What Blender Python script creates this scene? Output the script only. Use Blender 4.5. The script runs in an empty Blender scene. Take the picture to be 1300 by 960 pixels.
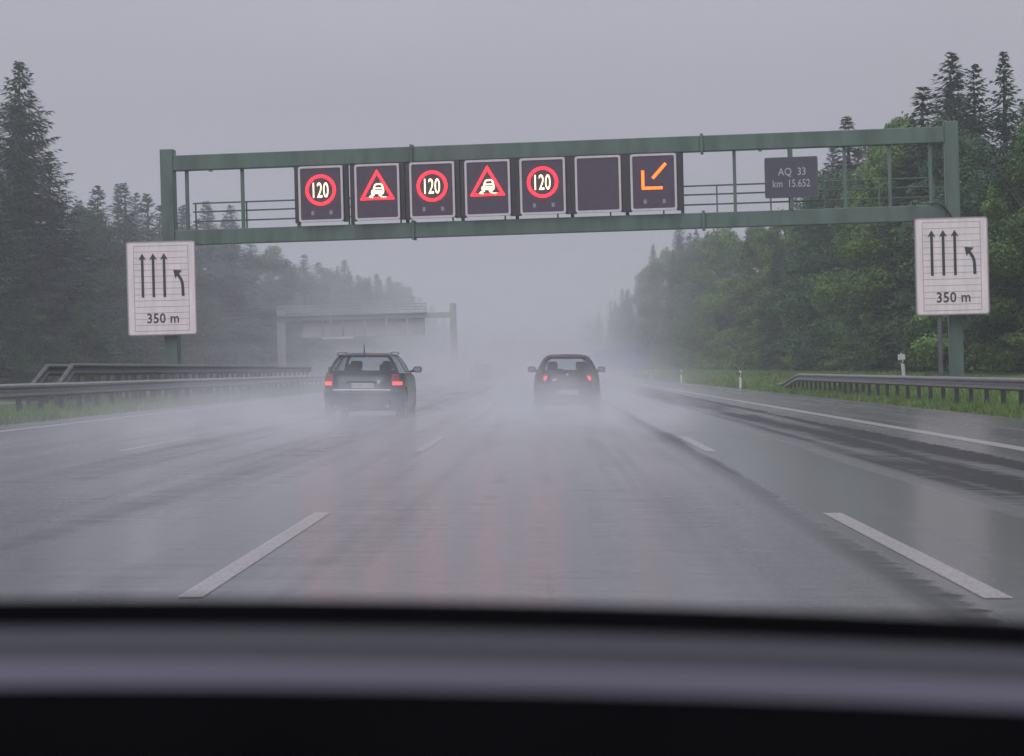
import bpy, bmesh, math, random
from math import sin, cos, pi, radians
from mathutils import Vector, Matrix, noise
scn = bpy.context.scene
col = scn.collection
rnd = random.Random(7)

# ------------------------------------------------------------------ camera
EYE = 1.08
R_ = radians(1.45)
F_ = 2755.0
Yc = Vector((47, 12, -F_)).normalized()
Zc = Vector((-sin(R_), cos(R_), 0)); Zc = (Zc - Yc * Zc.dot(Yc)).normalized()
Xc = Yc.cross(Zc)
cd = bpy.data.cameras.new('camera')
cam = bpy.data.objects.new('camera', cd); col.objects.link(cam)
m = Matrix((Xc, Yc, Zc)).to_4x4(); m.translation = (0, 0, EYE)
cam.matrix_world = m
cd.sensor_width = 36; cd.lens = 36 * F_ / 1300
cd.clip_start = 0.05; cd.clip_end = 6000
cd.dof.use_dof = True; cd.dof.focus_distance = 70; cd.dof.aperture_fstop = 8.0
scn.camera = cam

# ------------------------------------------------------------------ world, sun, exposure
SUN_EL, SUN_AZ = radians(38), radians(195)
w = bpy.data.worlds.new('World'); scn.world = w; w.use_nodes = True
nt = w.node_tree; nt.nodes.clear()
def wn(t, **k):
    n = nt.nodes.new(t)
    for a, b in k.items(): setattr(n, a, b)
    return n
sky = wn('ShaderNodeTexSky', sky_type='NISHITA', sun_disc=False, sun_elevation=SUN_EL, sun_rotation=SUN_AZ, dust_density=6.0, air_density=1.0)
hs = wn('ShaderNodeHueSaturation'); hs.inputs['Saturation'].default_value = 0.15
nt.links.new(sky.outputs[0], hs.inputs['Color'])
tc = wn('ShaderNodeTexCoord'); sx = wn('ShaderNodeSeparateXYZ')
nt.links.new(tc.outputs['Generated'], sx.inputs[0])
grad = wn('ShaderNodeValToRGB')                    # overcast: a little brighter towards the zenith
e = grad.color_ramp.elements
e[0].position = 0.0; e[0].color = (.395, .397, .465, 1)
e[1].position = 1.0; e[1].color = (.86, .865, .97, 1)
x_ = e.new(.12); x_.color = (.408, .408, .474, 1)
nt.links.new(sx.outputs[2], grad.inputs[0])
mp = wn('ShaderNodeMapping'); mp.inputs['Scale'].default_value = (1.5, 1.5, 6)
nz = wn('ShaderNodeTexNoise'); nz.inputs['Scale'].default_value = 1.6; nz.inputs['Detail'].default_value = 4
nt.links.new(tc.outputs['Generated'], mp.inputs[0]); nt.links.new(mp.outputs[0], nz.inputs['Vector'])
mr = wn('ShaderNodeMapRange'); mr.inputs['From Min'].default_value = .3; mr.inputs['From Max'].default_value = .7; mr.inputs['To Min'].default_value = 9.3; mr.inputs['To Max'].default_value = 10.7
nt.links.new(nz.outputs[0], mr.inputs[0])
vm = wn('ShaderNodeVectorMath', operation='SCALE')
nt.links.new(grad.outputs[0], vm.inputs[0]); nt.links.new(mr.outputs[0], vm.inputs['Scale'])
mx = wn('ShaderNodeMix', data_type='RGBA'); mx.inputs[0].default_value = .93
nt.links.new(hs.outputs[0], mx.inputs[6]); nt.links.new(vm.outputs[0], mx.inputs[7])
bg = wn('ShaderNodeBackground'); bg.inputs[1].default_value = 0.10
nt.links.new(mx.outputs[2], bg.inputs[0])
wo = wn('ShaderNodeOutputWorld'); nt.links.new(bg.outputs[0], wo.inputs[0])
sd = bpy.data.lights.new('sun', 'SUN'); sd.energy = 1.3; sd.angle = radians(50); sd.color = (1, .97, .93)
so = bpy.data.objects.new('sun', sd); col.objects.link(so)
so.rotation_euler = (pi / 2 - SUN_EL, 0, pi - SUN_AZ)
vs = scn.view_settings
vs.view_transform = 'Standard'; vs.look = 'None'; vs.gamma = 1; vs.use_curve_mapping = False; vs.exposure = 0.0
cy = scn.cycles
cy.max_bounces = 6; cy.diffuse_bounces = 2; cy.glossy_bounces = 2; cy.transmission_bounces = 3
cy.volume_bounces = 1; cy.transparent_max_bounces = 40
cy.volume_step_rate = 1.0; cy.volume_max_steps = 128
cy.use_denoising = True

# ------------------------------------------------------------------ helpers
def mat(name, color, rough=.6, var=.15, scale=3.0, metal=0, spec=.5, bump=0, detail=4, random_obj=0, stretch=None):
    M = bpy.data.materials.new(name); M.use_nodes = True
    n = M.node_tree; b = n.nodes['Principled BSDF']
    b.inputs['Roughness'].default_value = rough; b.inputs['Metallic'].default_value = metal
    b.inputs['Specular IOR Level'].default_value = spec
    t = n.nodes.new('ShaderNodeTexCoord'); s = n.nodes.new('ShaderNodeTexNoise')
    s.inputs['Scale'].default_value = scale; s.inputs['Detail'].default_value = detail
    src = t.outputs['Object']
    if stretch:
        q = n.nodes.new('ShaderNodeMapping'); q.inputs['Scale'].default_value = stretch
        n.links.new(src, q.inputs[0]); src = q.outputs[0]
    n.links.new(src, s.inputs['Vector'])
    r = n.nodes.new('ShaderNodeValToRGB')
    r.color_ramp.elements[0].position = .3; r.color_ramp.elements[1].position = .7
    r.color_ramp.elements[0].color = tuple(c * (1 - var) for c in color) + (1,)
    r.color_ramp.elements[1].color = tuple(min(1, c * (1 + var)) for c in color) + (1,)
    n.links.new(s.outputs[0], r.inputs[0]); out = r.outputs[0]
    if random_obj:
        oi = n.nodes.new('ShaderNodeObjectInfo'); mr = n.nodes.new('ShaderNodeMapRange')
        mr.inputs['To Min'].default_value = 1 - random_obj; mr.inputs['To Max'].default_value = 1 + random_obj
        n.links.new(oi.outputs['Random'], mr.inputs[0])
        v = n.nodes.new('ShaderNodeVectorMath'); v.operation = 'SCALE'
        n.links.new(out, v.inputs[0]); n.links.new(mr.outputs[0], v.inputs['Scale']); out = v.outputs[0]
    n.links.new(out, b.inputs['Base Color'])
    if bump:
        bp = n.nodes.new('ShaderNodeBump'); bp.inputs['Strength'].default_value = bump
        n.links.new(s.outputs[0], bp.inputs['Height']); n.links.new(bp.outputs[0], b.inputs['Normal'])
    return M
def emit(name, color, k):
    M = bpy.data.materials.new(name); M.use_nodes = True
    b = M.node_tree.nodes['Principled BSDF']
    b.inputs['Base Color'].default_value = (.02, .02, .02, 1)
    b.inputs['Emission Color'].default_value = (*color, 1); b.inputs['Emission Strength'].default_value = k
    return M
def glass_mat(name, tint, f=.25):
    M = bpy.data.materials.new(name); M.use_nodes = True
    n = M.node_tree; n.nodes.remove(n.nodes['Principled BSDF'])
    o = n.nodes['Material Output']; t = n.nodes.new('ShaderNodeBsdfTransparent'); t.inputs[0].default_value = (*tint, 1)
    g = n.nodes.new('ShaderNodeBsdfGlossy'); g.inputs['Roughness'].default_value = .08
    lw = n.nodes.new('ShaderNodeLayerWeight'); lw.inputs[0].default_value = .5
    pw = n.nodes.new('ShaderNodeMath'); pw.operation = 'POWER'; pw.inputs[1].default_value = 3.5; n.links.new(lw.outputs['Facing'], pw.inputs[0])
    fr = n.nodes.new('ShaderNodeMath'); fr.operation = 'MULTIPLY_ADD'; fr.inputs[1].default_value = .55; fr.inputs[2].default_value = .04; n.links.new(pw.outputs[0], fr.inputs[0])
    mm = n.nodes.new('ShaderNodeMixShader')
    n.links.new(fr.outputs[0], mm.inputs[0]); n.links.new(t.outputs[0], mm.inputs[1]); n.links.new(g.outputs[0], mm.inputs[2])
    n.links.new(mm.outputs[0], o.inputs[0])
    return M

class MB:
    def __init__(s): s.v = []; s.f = []
    def add(s, vs, fs, T=None):
        k = len(s.v)
        s.v += [tuple(T @ Vector(v)) if T else tuple(v) for v in vs]
        s.f += [tuple(i + k for i in f) for f in fs]
        return s
    def box(s, x0, x1, y0, y1, z0, z1, T=None):
        v = [(x, y, z) for z in (z0, z1) for y in (y0, y1) for x in (x0, x1)]
        return s.add(v, [(0, 2, 3, 1), (4, 5, 7, 6), (0, 1, 5, 4), (2, 6, 7, 3), (0, 4, 6, 2), (1, 3, 7, 5)], T)
    def cyl(s, a, b, r0, r1=None, n=12, caps=True):
        a = Vector(a); b = Vector(b); r1 = r0 if r1 is None else r1
        d = (b - a).normalized(); u = d.orthogonal().normalized(); w_ = d.cross(u)
        vs = [a + (u * cos(2 * pi * i / n) + w_ * sin(2 * pi * i / n)) * r0 for i in range(n)]
        vs += [b + (u * cos(2 * pi * i / n) + w_ * sin(2 * pi * i / n)) * r1 for i in range(n)]
        fs = [(i, (i + 1) % n, n + (i + 1) % n, n + i) for i in range(n)]
        if caps: fs += [tuple(range(n))[::-1], tuple(range(n, 2 * n))]
        return s.add(vs, fs)
    def tube(s, pts, r, n=8):
        for a, b in zip(pts, pts[1:]): s.cyl(a, b, r, r, n)
        return s
    def prism(s, poly, y0, y1, T=None):            # polygon in x,z extruded along y
        n = len(poly)
        v = [(p[0], y0, p[1]) for p in poly] + [(p[0], y1, p[1]) for p in poly]
        return s.add(v, [tuple(range(n)), tuple(range(2 * n - 1, n - 1, -1))] + [(i, i + n, (i + 1) % n + n, (i + 1) % n) for i in range(n)], T)
    def sweep(s, prof, path):                      # prof: closed list of (dx,dz); path: (x,y,z)
        n = len(prof); k = len(path)
        v = [(p[0] + a, p[1], p[2] + b) for p in path for a, b in prof]
        f = [(j * n + i, j * n + (i + 1) % n, (j + 1) * n + (i + 1) % n, (j + 1) * n + i) for j in range(k - 1) for i in range(n)]
        f += [tuple(range(n))[::-1], tuple(range((k - 1) * n, k * n))]
        return s.add(v, f)
    def build(s, name, material, parent=None, bevel=0, smooth=False, seg=2):
        me = bpy.data.meshes.new(name); me.from_pydata(s.v, [], s.f); me.update()
        bm = bmesh.new(); bm.from_mesh(me); bmesh.ops.recalc_face_normals(bm, faces=bm.faces); bm.to_mesh(me); bm.free()
        return link(name, me, material, parent, bevel, smooth, seg)
def link(name, me, material, parent=None, bevel=0, smooth=False, seg=2):
    o = bpy.data.objects.new(name, me); col.objects.link(o)
    if material: me.materials.append(material)
    if parent: o.parent = parent
    if smooth:
        for p in me.polygons: p.use_smooth = True
    if bevel:
        b = o.modifiers.new('bevel', 'BEVEL'); b.width = bevel; b.segments = seg; b.limit_method = 'ANGLE'; b.angle_limit = radians(40)
    return o
def tag(o, label=None, cat=None, group=None, kind=None):
    if label: o['label'] = label
    if cat: o['category'] = cat
    if group: o['group'] = group
    if kind: o['kind'] = kind
    return o
def empty(name, loc, rz=0, rx=0, ry=0):
    o = bpy.data.objects.new(name, None); col.objects.link(o)
    o.location = loc; o.rotation_euler = (rx, ry, rz); o.empty_display_size = .3
    return o
KIDS = {}
def children(o):
    return [c for c in bpy.data.objects if c.parent == o]
def copy_tree(o, parent=None):
    ks = children(o)
    c = o.copy(); col.objects.link(c); c.parent = parent
    for ch in ks: copy_tree(ch, c)
    return c
def text_mesh(s, size, depth, sx=1.0, spacing=1.0, bold=0.0):
    c = bpy.data.curves.new('lettering', 'FONT'); c.body = s; c.size = size; c.extrude = depth; c.align_x = 'CENTER'; c.align_y = 'CENTER'
    c.space_character = spacing; c.offset = bold; c.resolution_u = 3
    o = bpy.data.objects.new('lettering', c); col.objects.link(o)
    dg = bpy.context.evaluated_depsgraph_get(); dg.update()
    me = bpy.data.meshes.new_from_object(o.evaluated_get(dg))
    bpy.data.objects.remove(o); bpy.data.curves.remove(c)
    xs = [v.co.x for v in me.vertices]; ys = [v.co.y for v in me.vertices]
    mx_, my_ = (max(xs) + min(xs)) / 2, (max(ys) + min(ys)) / 2
    for v in me.vertices: v.co = Vector(((v.co.x - mx_) * sx, -v.co.z, v.co.y - my_))
    me.materials.clear()
    return me
def letter(name, s, size, mt, parent, x, y, z, sx=1, bold=0, spacing=1.0):
    o = link(name, text_mesh(s, size, .004, sx, spacing, bold), mt, parent); o.location = (x, y, z); return o

# ------------------------------------------------------------------ materials
GREEN = mat('gantry_green_paint', (.066, .112, .096), .38, .28, 1.6, stretch=(1.5, 1.5, .35), detail=6)
GALV = mat('galvanised_steel', (.19, .18, .20), .33, .25, 4.0, metal=.3)
GALVD = mat('weathered_dark_steel', (.09, .09, .10), .5, .3, 4.0, metal=.2)
DARK = mat('housing_dark_grey', (.022, .020, .030), .45, .2, 5.0)
FACE = mat('display_face_violet_black', (.055, .036, .070), .5, .15, 6.0)
FRAME = mat('frame_light_grey_paint', (.55, .50, .54), .35, .08, 5.0)
SIGNW = mat('sign_white_sheeting', (.72, .64, .68), .4, .10, 2.2, stretch=(2.5, 1, .4), detail=6)
SIGNK = mat('sign_black_sheeting', (.02, .022, .024), .45, .1, 5.0)
SIGNL = mat('sign_grid_grey', (.34, .29, .33), .5, .1, 5.0)
RUBBER = mat('tyre_rubber', (.018, .018, .019), .7, .2, 8.0)
RIM = mat('alloy_rim', (.35, .36, .38), .3, .1, 5.0, metal=.8)
PLAST = mat('black_plastic', (.02, .02, .022), .5, .15, 10.0)
CHROME = mat('bright_trim', (.65, .66, .7), .2, .05, 5.0, metal=.6)
PLATE = mat('plate_white', (.5, .5, .52), .4, .05, 5.0)
PLATEB = mat('plate_blue', (.03, .05, .3), .4, .05, 5.0)
GLASS = glass_mat('car_glass', (.90, .93, .94))
LED_R = emit('led_red', (1, .014, .024), 5)
LED_W = emit('led_warm_white', (1, .74, .45), 2.6)
LED_O = emit('led_orange', (1, .13, .008), 3.2)
LED_DIM = emit('led_idle', (.16, .15, .20), 1.0)
BARK = mat('bark', (.06, .05, .042), .85, .3, 6.0)

# ------------------------------------------------------------------ terrain
def ground_z(x):
    P = [(-1500, 2), (-60, .6), (-36, .3), (-30, -.1), (-29, -.1), (-14.6, .25), (-13.6, .38), (-12.5, .42), (-10.65, .26), (10.2, -.262), (11.2, -.22), (13, .25), (17, .45), (40, 1.2), (1500, 3)]
    for (a, b), (c, d) in zip(P, P[1:]):
        if x <= c: return b + (d - b) * (x - a) / (c - a)
    return P[-1][1]
def plane_z(x): return -.025 * x
GRASS = mat('verge_grass', (.085, .15, .035), .8, .35, 1.3, bump=.3, detail=8)
ys = [-40, 0, 40, 80, 130, 200, 300, 450, 700, 1100, 1500]
def sheet(name, xs, zf, mt, y_list=ys, dz=0):
    b = MB(); n = len(xs)
    v = [(x, y, zf(x) + dz) for y in y_list for x in xs]
    b.add(v, [(j * n + i, j * n + i + 1, (j + 1) * n + i + 1, (j + 1) * n + i) for j in range(len(y_list) - 1) for i in range(n - 1)])
    return tag(b.build(name, mt), kind='structure')
sheet('ground', [-1500, -400, -120, -60, -36, -30, -29, -22, -14.6, -13.6, -12.5, -10.65, -4, 4, 10.2, 11.2, 13, 17, 40, 120, 400, 1500], lambda x: ground_z(x) - (.05 if -29.5 < x < -14 or -10.7 < x < 10.3 else 0), GRASS, [-600] + ys)

# wet asphalt: tyre tracks and seams run along the road, tree reflections painted dark at right
def asphalt():
    M = bpy.data.materials.new('wet_asphalt'); M.use_nodes = True
    n = M.node_tree; b = n.nodes['Principled BSDF']; L = n.links.new
    def N(t, **k):
        q = n.nodes.new(t)
        for a, c in k.items(): setattr(q, a, c)
        return q
    tc = N('ShaderNodeTexCoord')
    mA = N('ShaderNodeMapping'); mA.inputs['Scale'].default_value = (1.1, .10, 1); L(tc.outputs['Object'], mA.inputs[0])
    nA = N('ShaderNodeTexNoise'); nA.inputs['Scale'].default_value = 1.0; nA.inputs['Detail'].default_value = 5; L(mA.outputs[0], nA.inputs['Vector'])
    mC = N('ShaderNodeMapping'); mC.inputs['Scale'].default_value = (.7, 3.0, 1); L(tc.outputs['Object'], mC.inputs[0])
    nC = N('ShaderNodeTexNoise'); nC.inputs['Scale'].default_value = 1.5; nC.inputs['Detail'].default_value = 6; L(mC.outputs[0], nC.inputs['Vector'])
    sp = N('ShaderNodeSeparateXYZ'); L(tc.outputs['Object'], sp.inputs[0])
    w1 = N('ShaderNodeMath', operation='MULTIPLY_ADD'); L(nC.outputs[0], w1.inputs[0]); w1.inputs[1].default_value = .30; L(sp.outputs[0], w1.inputs[2])
    w2 = N('ShaderNodeMath', operation='MULTIPLY_ADD'); L(nA.outputs[0], w2.inputs[0]); w2.inputs[1].default_value = .35; L(w1.outputs[0], w2.inputs[2])
    mr = N('ShaderNodeMapRange'); mr.inputs['From Min'].default_value = -11 + .325; mr.inputs['From Max'].default_value = 11 + .325
    L(w2.outputs[0], mr.inputs[0])
    rp = N('ShaderNodeValToRGB'); cr = rp.color_ramp; cr.interpolation = 'LINEAR'
    stops = [(-11, .6), (-9.6, .65), (-8.6, .5), (-8.0, .35), (-7.2, .62), (-6.4, .4), (-5.7, .55), (-5.1, .15), (-4.5, .6), (-3.9, .3), (-3.2, .12), (-2.6, .65), (-1.9, .5), (-1.2, .6), (0, .75), (.7, .7), (1.1, .5), (1.6, .32), (1.88, -.4), (1.97, .8), (2.6, .85), (3.3, .75), (3.7, -.15), (4.4, -.4), (5.0, -.2), (5.35, -.8), (5.5, .6), (6.0, .55), (6.6, .6), (8, .55), (8.6, .4), (10.6, .6)]  # low right-lane stops paint the mirrored dark trees; thin dips are seams
    els = cr.elements
    els[0].position = 0; els[0].color = (.8,) * 3 + (1,)
    els[1].position = 1; els[1].color = (.8,) * 3 + (1,)
    for x, v in stops[1:-1]:
        q = els.new((x + 11) / 22); v = (v + 1) / 2; q.color = (v, v, v, 1)
    L(mr.outputs[0], rp.inputs[0])
    # patch noise breaks the bands
    un = N('ShaderNodeMath', operation='MULTIPLY_ADD'); L(rp.outputs[0], un.inputs[0]); un.inputs[1].default_value = 2; un.inputs[2].default_value = -1
    mD = N('ShaderNodeMapping'); mD.inputs['Scale'].default_value = (2.6, .028, 1); mD.inputs['Rotation'].default_value = (0, 0, .006); L(tc.outputs['Object'], mD.inputs[0])
    nD = N('ShaderNodeTexNoise'); nD.inputs['Scale'].default_value = 1.0; nD.inputs['Detail'].default_value = 4; L(mD.outputs[0], nD.inputs['Vector'])
    a0 = N('ShaderNodeMath', operation='MULTIPLY_ADD'); L(nD.outputs[0], a0.inputs[0]); a0.inputs[1].default_value = 1.6; L(un.outputs[0], a0.inputs[2])
    ad = N('ShaderNodeMath', operation='MULTIPLY_ADD'); L(nA.outputs[0], ad.inputs[0]); ad.inputs[1].default_value = 1.4; L(a0.outputs[0], ad.inputs[2])
    a2 = N('ShaderNodeMath', operation='MULTIPLY_ADD'); L(nC.outputs[0], a2.inputs[0]); a2.inputs[1].default_value = .9; L(ad.outputs[0], a2.inputs[2])
    wet = N('ShaderNodeMapRange'); wet.inputs['From Min'].default_value = 1.6; wet.inputs['From Max'].default_value = 2.6; L(a2.outputs[0], wet.inputs[0])
    cl = N('ShaderNodeMix', data_type='RGBA'); cl.inputs[6].default_value = (.022, .023, .024, 1); cl.inputs[7].default_value = (.115, .114, .122, 1)
    L(wet.outputs[0], cl.inputs[0]); L(cl.outputs[2], b.inputs['Base Color'])
    rg = N('ShaderNodeMapRange'); rg.inputs['To Min'].default_value = .42; rg.inputs['To Max'].default_value = .17; L(wet.outputs[0], rg.inputs[0]); L(rg.outputs[0], b.inputs['Roughness'])
    sl = N('ShaderNodeMapRange'); sl.inputs['To Min'].default_value = .03; sl.inputs['To Max'].default_value = 1.0; L(wet.outputs[0], sl.inputs[0]); L(sl.outputs[0], b.inputs['Specular IOR Level'])
    gr = N('ShaderNodeTexNoise'); gr.inputs['Scale'].default_value = 30; gr.inputs['Detail'].default_value = 3; L(tc.outputs['Object'], gr.inputs['Vector'])
    bp = N('ShaderNodeBump'); bp.inputs['Strength'].default_value = .25; bp.inputs['Distance'].default_value = .010
    hh = N('ShaderNodeMath', operation='MULTIPLY_ADD'); hh.inputs[1].default_value = .8; L(gr.outputs[0], hh.inputs[0]); L(nC.outputs[0], hh.inputs[2])
    L(hh.outputs[0], bp.inputs['Height']); L(bp.outputs[0], b.inputs['Normal'])
    return M
ASPH = asphalt()
sheet('road', [-10.65, -6, -2, 2, 6, 10.2], plane_z, ASPH)
sheet('road', [-29, -22, -14.6], lambda x: ground_z(x), ASPH, dz=.006)

def paint():
    M = mat('road_paint', (.46, .43, .44), .3, .1, 8.0)
    n = M.node_tree; b = n.nodes['Principled BSDF']
    t = n.nodes.new('ShaderNodeTexCoord'); s = n.nodes.new('ShaderNodeTexNoise'); s.inputs['Scale'].default_value = 45; s.inputs['Detail'].default_value = 3
    n.links.new(t.outputs['Object'], s.inputs['Vector'])
    r = n.nodes.new('ShaderNodeMapRange'); r.inputs['From Min'].default_value = .36; r.inputs['From Max'].default_value = .60; r.inputs['To Min'].default_value = .55; r.inputs['To Max'].default_value = .9
    n.links.new(s.outputs[0], r.inputs[0]); n.links.new(r.outputs[0], b.inputs['Alpha'])
    return M
PAINT = paint()
def line_marking(x, wd, segs):
    b = MB()
    for a, c in segs:
        z0, z1 = plane_z(x - wd / 2) + .004, plane_z(x + wd / 2) + .004
        b.add([(x - wd / 2, a, z0), (x + wd / 2, a, z1), (x + wd / 2, c, z1), (x - wd / 2, c, z0)], [(0, 1, 2, 3)])
    return tag(b.build('road_marking', PAINT), kind='structure')
line_marking(-9.45, .22, [(-30, 900)])
line_marking(6.3, .30, [(-30, 900)])
dash = [(10.2 + 18 * k, 16.2 + 18 * k) for k in range(-1, 34)]
line_marking(-5.62, .12, dash); line_marking(-1.72, .12, dash); line_marking(2.08, .14, dash)
# ------------------------------------------------------------------ sign gantry over the carriageway
def gantry(c, a, label, near=True):
    g = empty('sign_gantry', (c[0], c[1], 0), a)
    tag(g, label, 'sign gantry', 'sign gantries over the motorway')
    for sx_, zt in ((-1, 9.06), (1, 9.0)):
        x = sx_ * 13.45
        b = MB().box(x - .23, x + .23, -.16, .30, ground_z(c[0] + x) - .1, zt)
        b.build('leg', GREEN, g, bevel=.02)
        MB().box(x - .40, x + .40, -.33, .47, ground_z(c[0] + x) - .1, ground_z(c[0] + x) + .05).build('foot_plate', GALV, g, bevel=.01)
    for z0, z1, nm in ((8.30, 8.83, 'upper_beam'), (5.70, 6.22, 'lower_beam')):
        b = MB()
        # box girder in three lengths, a hair apart at the flanges
        for x0, x1 in ((-13.215, -4.83), (-4.79, 5.12), (5.16, 13.215)): b.box(x0, x1, -.14, .28, z0, z1)
        bo = b.build(nm, GREEN, g, bevel=.02)
        for x in (-4.81, 5.14):
            fb = MB().box(x - .045, x + .045, -.2, .34, z0 - .07, z1 + .07)
            for k in range(5): fb.cyl((x - .1, -.17, z0 + .05 + k * .105), (x + .1, -.17, z0 + .05 + k * .105), .018, n=6)
            fb.build('flange', GREEN, bo, bevel=.008)
    for x in (-12.8, -10.82, -8.85, -6.95, -5.03, -3.1, -1.22, .68, 2.56, 4.44, 6.22, 8.07, 9.91, 11.4, 12.75):
        MB().box(x - .055, x + .055, .05, .17, 6.218, 8.302).build('upright', GREEN, g)
    for z in (6.54, 6.88, 7.18):
        b = MB()
        for y in (.46,): b.cyl((-12.7, y, z), (12.9, y, z), .028, n=6)
        b.build('handrail', GREEN, g)
    for k in range(15):
        x = -12.6 + k * 1.82; MB().box(x - .025, x + .025, .43, .48, 6.07, 7.18).build('handrail_post', GREEN, g)
    MB().box(-13.2, 13.2, .285, 1.0, 6.02, 6.07).build('walkway', GALVD, g)
    if near:
        pts = [(12.7 + .9 * t, -.2 - .05 * sin(t * pi), 6.25 - .95 * t * t + .12 * sin(t * pi)) for t in [i / 10 for i in range(11)]]
        MB().tube(pts, .035).build('cable', PLAST, g)
        for k, x in enumerate((-11.9, -8.9, -2.2, 1.9, 7.1, 10.6)): MB().box(x - .06, x + .06, -.1, .0, 8.23, 8.31).build('cable_clip', GREEN, g)
    return g
GA = radians(-5.8); GC = (.25, 74.2)
gantry(GC, GA, 'long green steel gantry spanning the road, carrying the seven electronic panels')
def on_gantry(x, y, z, c=GC, a=GA): return (c[0] + x * cos(a) - y * sin(a), c[1] + x * sin(a) + y * cos(a), z)

def rounded(w_, h_, r, n=4):
    P = []
    for cx, cz, a0 in ((w_ / 2 - r, h_ / 2 - r, 0), (-w_ / 2 + r, h_ / 2 - r, 90), (-w_ / 2 + r, -h_ / 2 + r, 180), (w_ / 2 - r, -h_ / 2 + r, 270)):
        for i in range(n + 1):
            t = radians(a0 + 90 * i / n); P.append((cx + r * cos(t), cz + r * sin(t)))
    return P
def ring_mesh(b, outer, inner, y0, y1):
    n = len(outer)
    v = [(p[0], y, p[1]) for y in (y0, y1) for P in (outer, inner) for p in P]
    f = []
    for i in range(n):
        j = (i + 1) % n
        f += [(i, j, n + j, n + i), (2 * n + i, 3 * n + i, 3 * n + j, 2 * n + j), (i, 2 * n + i, 2 * n + j, j), (n + i, n + j, 3 * n + j, 3 * n + i)]
    return b.add(v, f)
def dots(pts, r, y0=-.215, n=8):
    b = MB()
    for x, z in pts:
        b.add([(x + r * cos(2 * pi * k / n), y0, z + r * sin(2 * pi * k / n)) for k in range(n)] + [(x, y0 - .035, z)], [(k, (k + 1) % n, n) for k in range(n)])
    return b
def stroke(b, pts, wd, y0=-.222, y1=-.212):
    for (x0, z0), (x1, z1) in zip(pts, pts[1:]):
        d = Vector((x1 - x0, z1 - z0)); l = d.length; d /= l; nx = Vector((-d.y, d.x)) * wd / 2
        b.prism([(x0 + nx.x, z0 + nx.y), (x0 - nx.x, z0 - nx.y), (x1 - nx.x, z1 - nx.y), (x1 + nx.x, z1 + nx.y)], y0, y1)
def panel(x, kind, label, c=GC, a=GA, group='electronic panels on the near gantry', zc=7.29, s=1):
    t = empty('electronic_panel', on_gantry(x, -.20, 0, c, a)[:2] + (zc,), a)
    tag(t, label, 'electronic sign', group)
    W, H = 1.56, 1.92
    MB().prism(rounded(W - .04, H - .04, .08), -.185, .16).build('housing', DARK, t)
    ring_mesh(MB(), rounded(W, H, .09), rounded(W - .15, H - .15, .05), -.23, -.18).build('frame', FRAME, t, bevel=.006)
    MB().prism(rounded(W - .14, H - .14, .05), -.20, -.187).build('display_face', FACE, t)
    for sx_ in (-.85, .85):
        MB().box(sx_ - .09, sx_ + .09, -.10, .10, -.97, .97).build('side_bracket', DARK, t)
    if kind == 'limit':
        P = []
        for r in (.455, .50):
            k = int(2 * pi * r / .062); P += [(r * cos(2 * pi * i / k), .13 + r * sin(2 * pi * i / k)) for i in range(k)]
        dots(P, .034).build('limit_ring', LED_R, t)
        o = letter('digits', '120', .74, LED_W, t, 0, -.216, .13, .56, .004, 1.04)
    if kind == 'skid':
        A, B, C = (0, .72), (-.56, -.24), (.56, -.24); P = []
        for k in (1, .9):
            q = [(p[0] * k, .08 + (p[1] - .08) * k) for p in (A, B, C)]
            for p0, p1 in zip(q, q[1:] + q[:1]):
                L = math.dist(p0, p1); m_ = int(L / .062)
                P += [(p0[0] + (p1[0] - p0[0]) * i / m_, p0[1] + (p1[1] - p0[1]) * i / m_) for i in range(m_)]
        dots(P, .034).build('warning_triangle', LED_R, t)
        b = MB()
        # rear of a sliding car: rounded body with window slit, tilted, over two wavy tracks
        stroke(b, [(-.13, .02), (-.09, .20), (-.04, .26), (.12, .27), (.18, .22), (.22, .04), (.20, -.06), (-.12, -.03), (-.13, .02)], .055)
        stroke(b, [(-.10, .12), (.19, .12)], .05); stroke(b, [(-.10, .03), (.20, .02)], .06)
        stroke(b, [(-.16, .06), (-.19, -.04), (-.10, -.09), (-.22, -.13), (-.27, -.19), (-.14, -.19)], .055)
        stroke(b, [(.16, -.07), (.06, -.10), (.14, -.15), (.18, -.19), (.33, -.20)], .055)
        b.build('skidding_car_symbol', LED_W, t)
    if kind == 'arrow':
        b = MB()
        stroke(b, [(.42, .62), (-.03, .13)], .10); stroke(b, [(-.36, .40), (-.36, -.19)], .095); stroke(b, [(-.40, -.20), (.30, -.20)], .095)
        b.build('lane_arrow', LED_O, t)
    if kind in ('limit', 'arrow'):
        for xx in (-.30, .34):
            MB().prism([(xx - .05, -.72), (xx + .05, -.72), (xx + .05, -.58), (xx - .05, -.58)], -.206, -.2005).build('indicator_lamp', LED_DIM, t)
    return t
PX = [-7.95, -5.98, -4.07, -2.16, -.27, 1.62, 3.5]
panel(PX[0], 'limit', 'black electronic panel showing 120 in a red ring, leftmost on the green gantry')
panel(PX[1], 'skid', 'electronic panel with red skid warning triangle between the first two 120 panels')
panel(PX[2], 'limit', 'electronic panel showing 120 in a red ring, between the two skid triangles')
panel(PX[3], 'skid', 'electronic panel with skid warning triangle, over the middle, left of the last 120')
panel(PX[4], 'limit', 'electronic panel showing 120 in a red ring, beside the blank dark panel')
panel(PX[5], 'blank', 'blank unlit electronic panel beside the orange arrow panel')
panel(PX[6], 'arrow', 'electronic panel with an orange arrow pointing down to the left')

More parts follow.
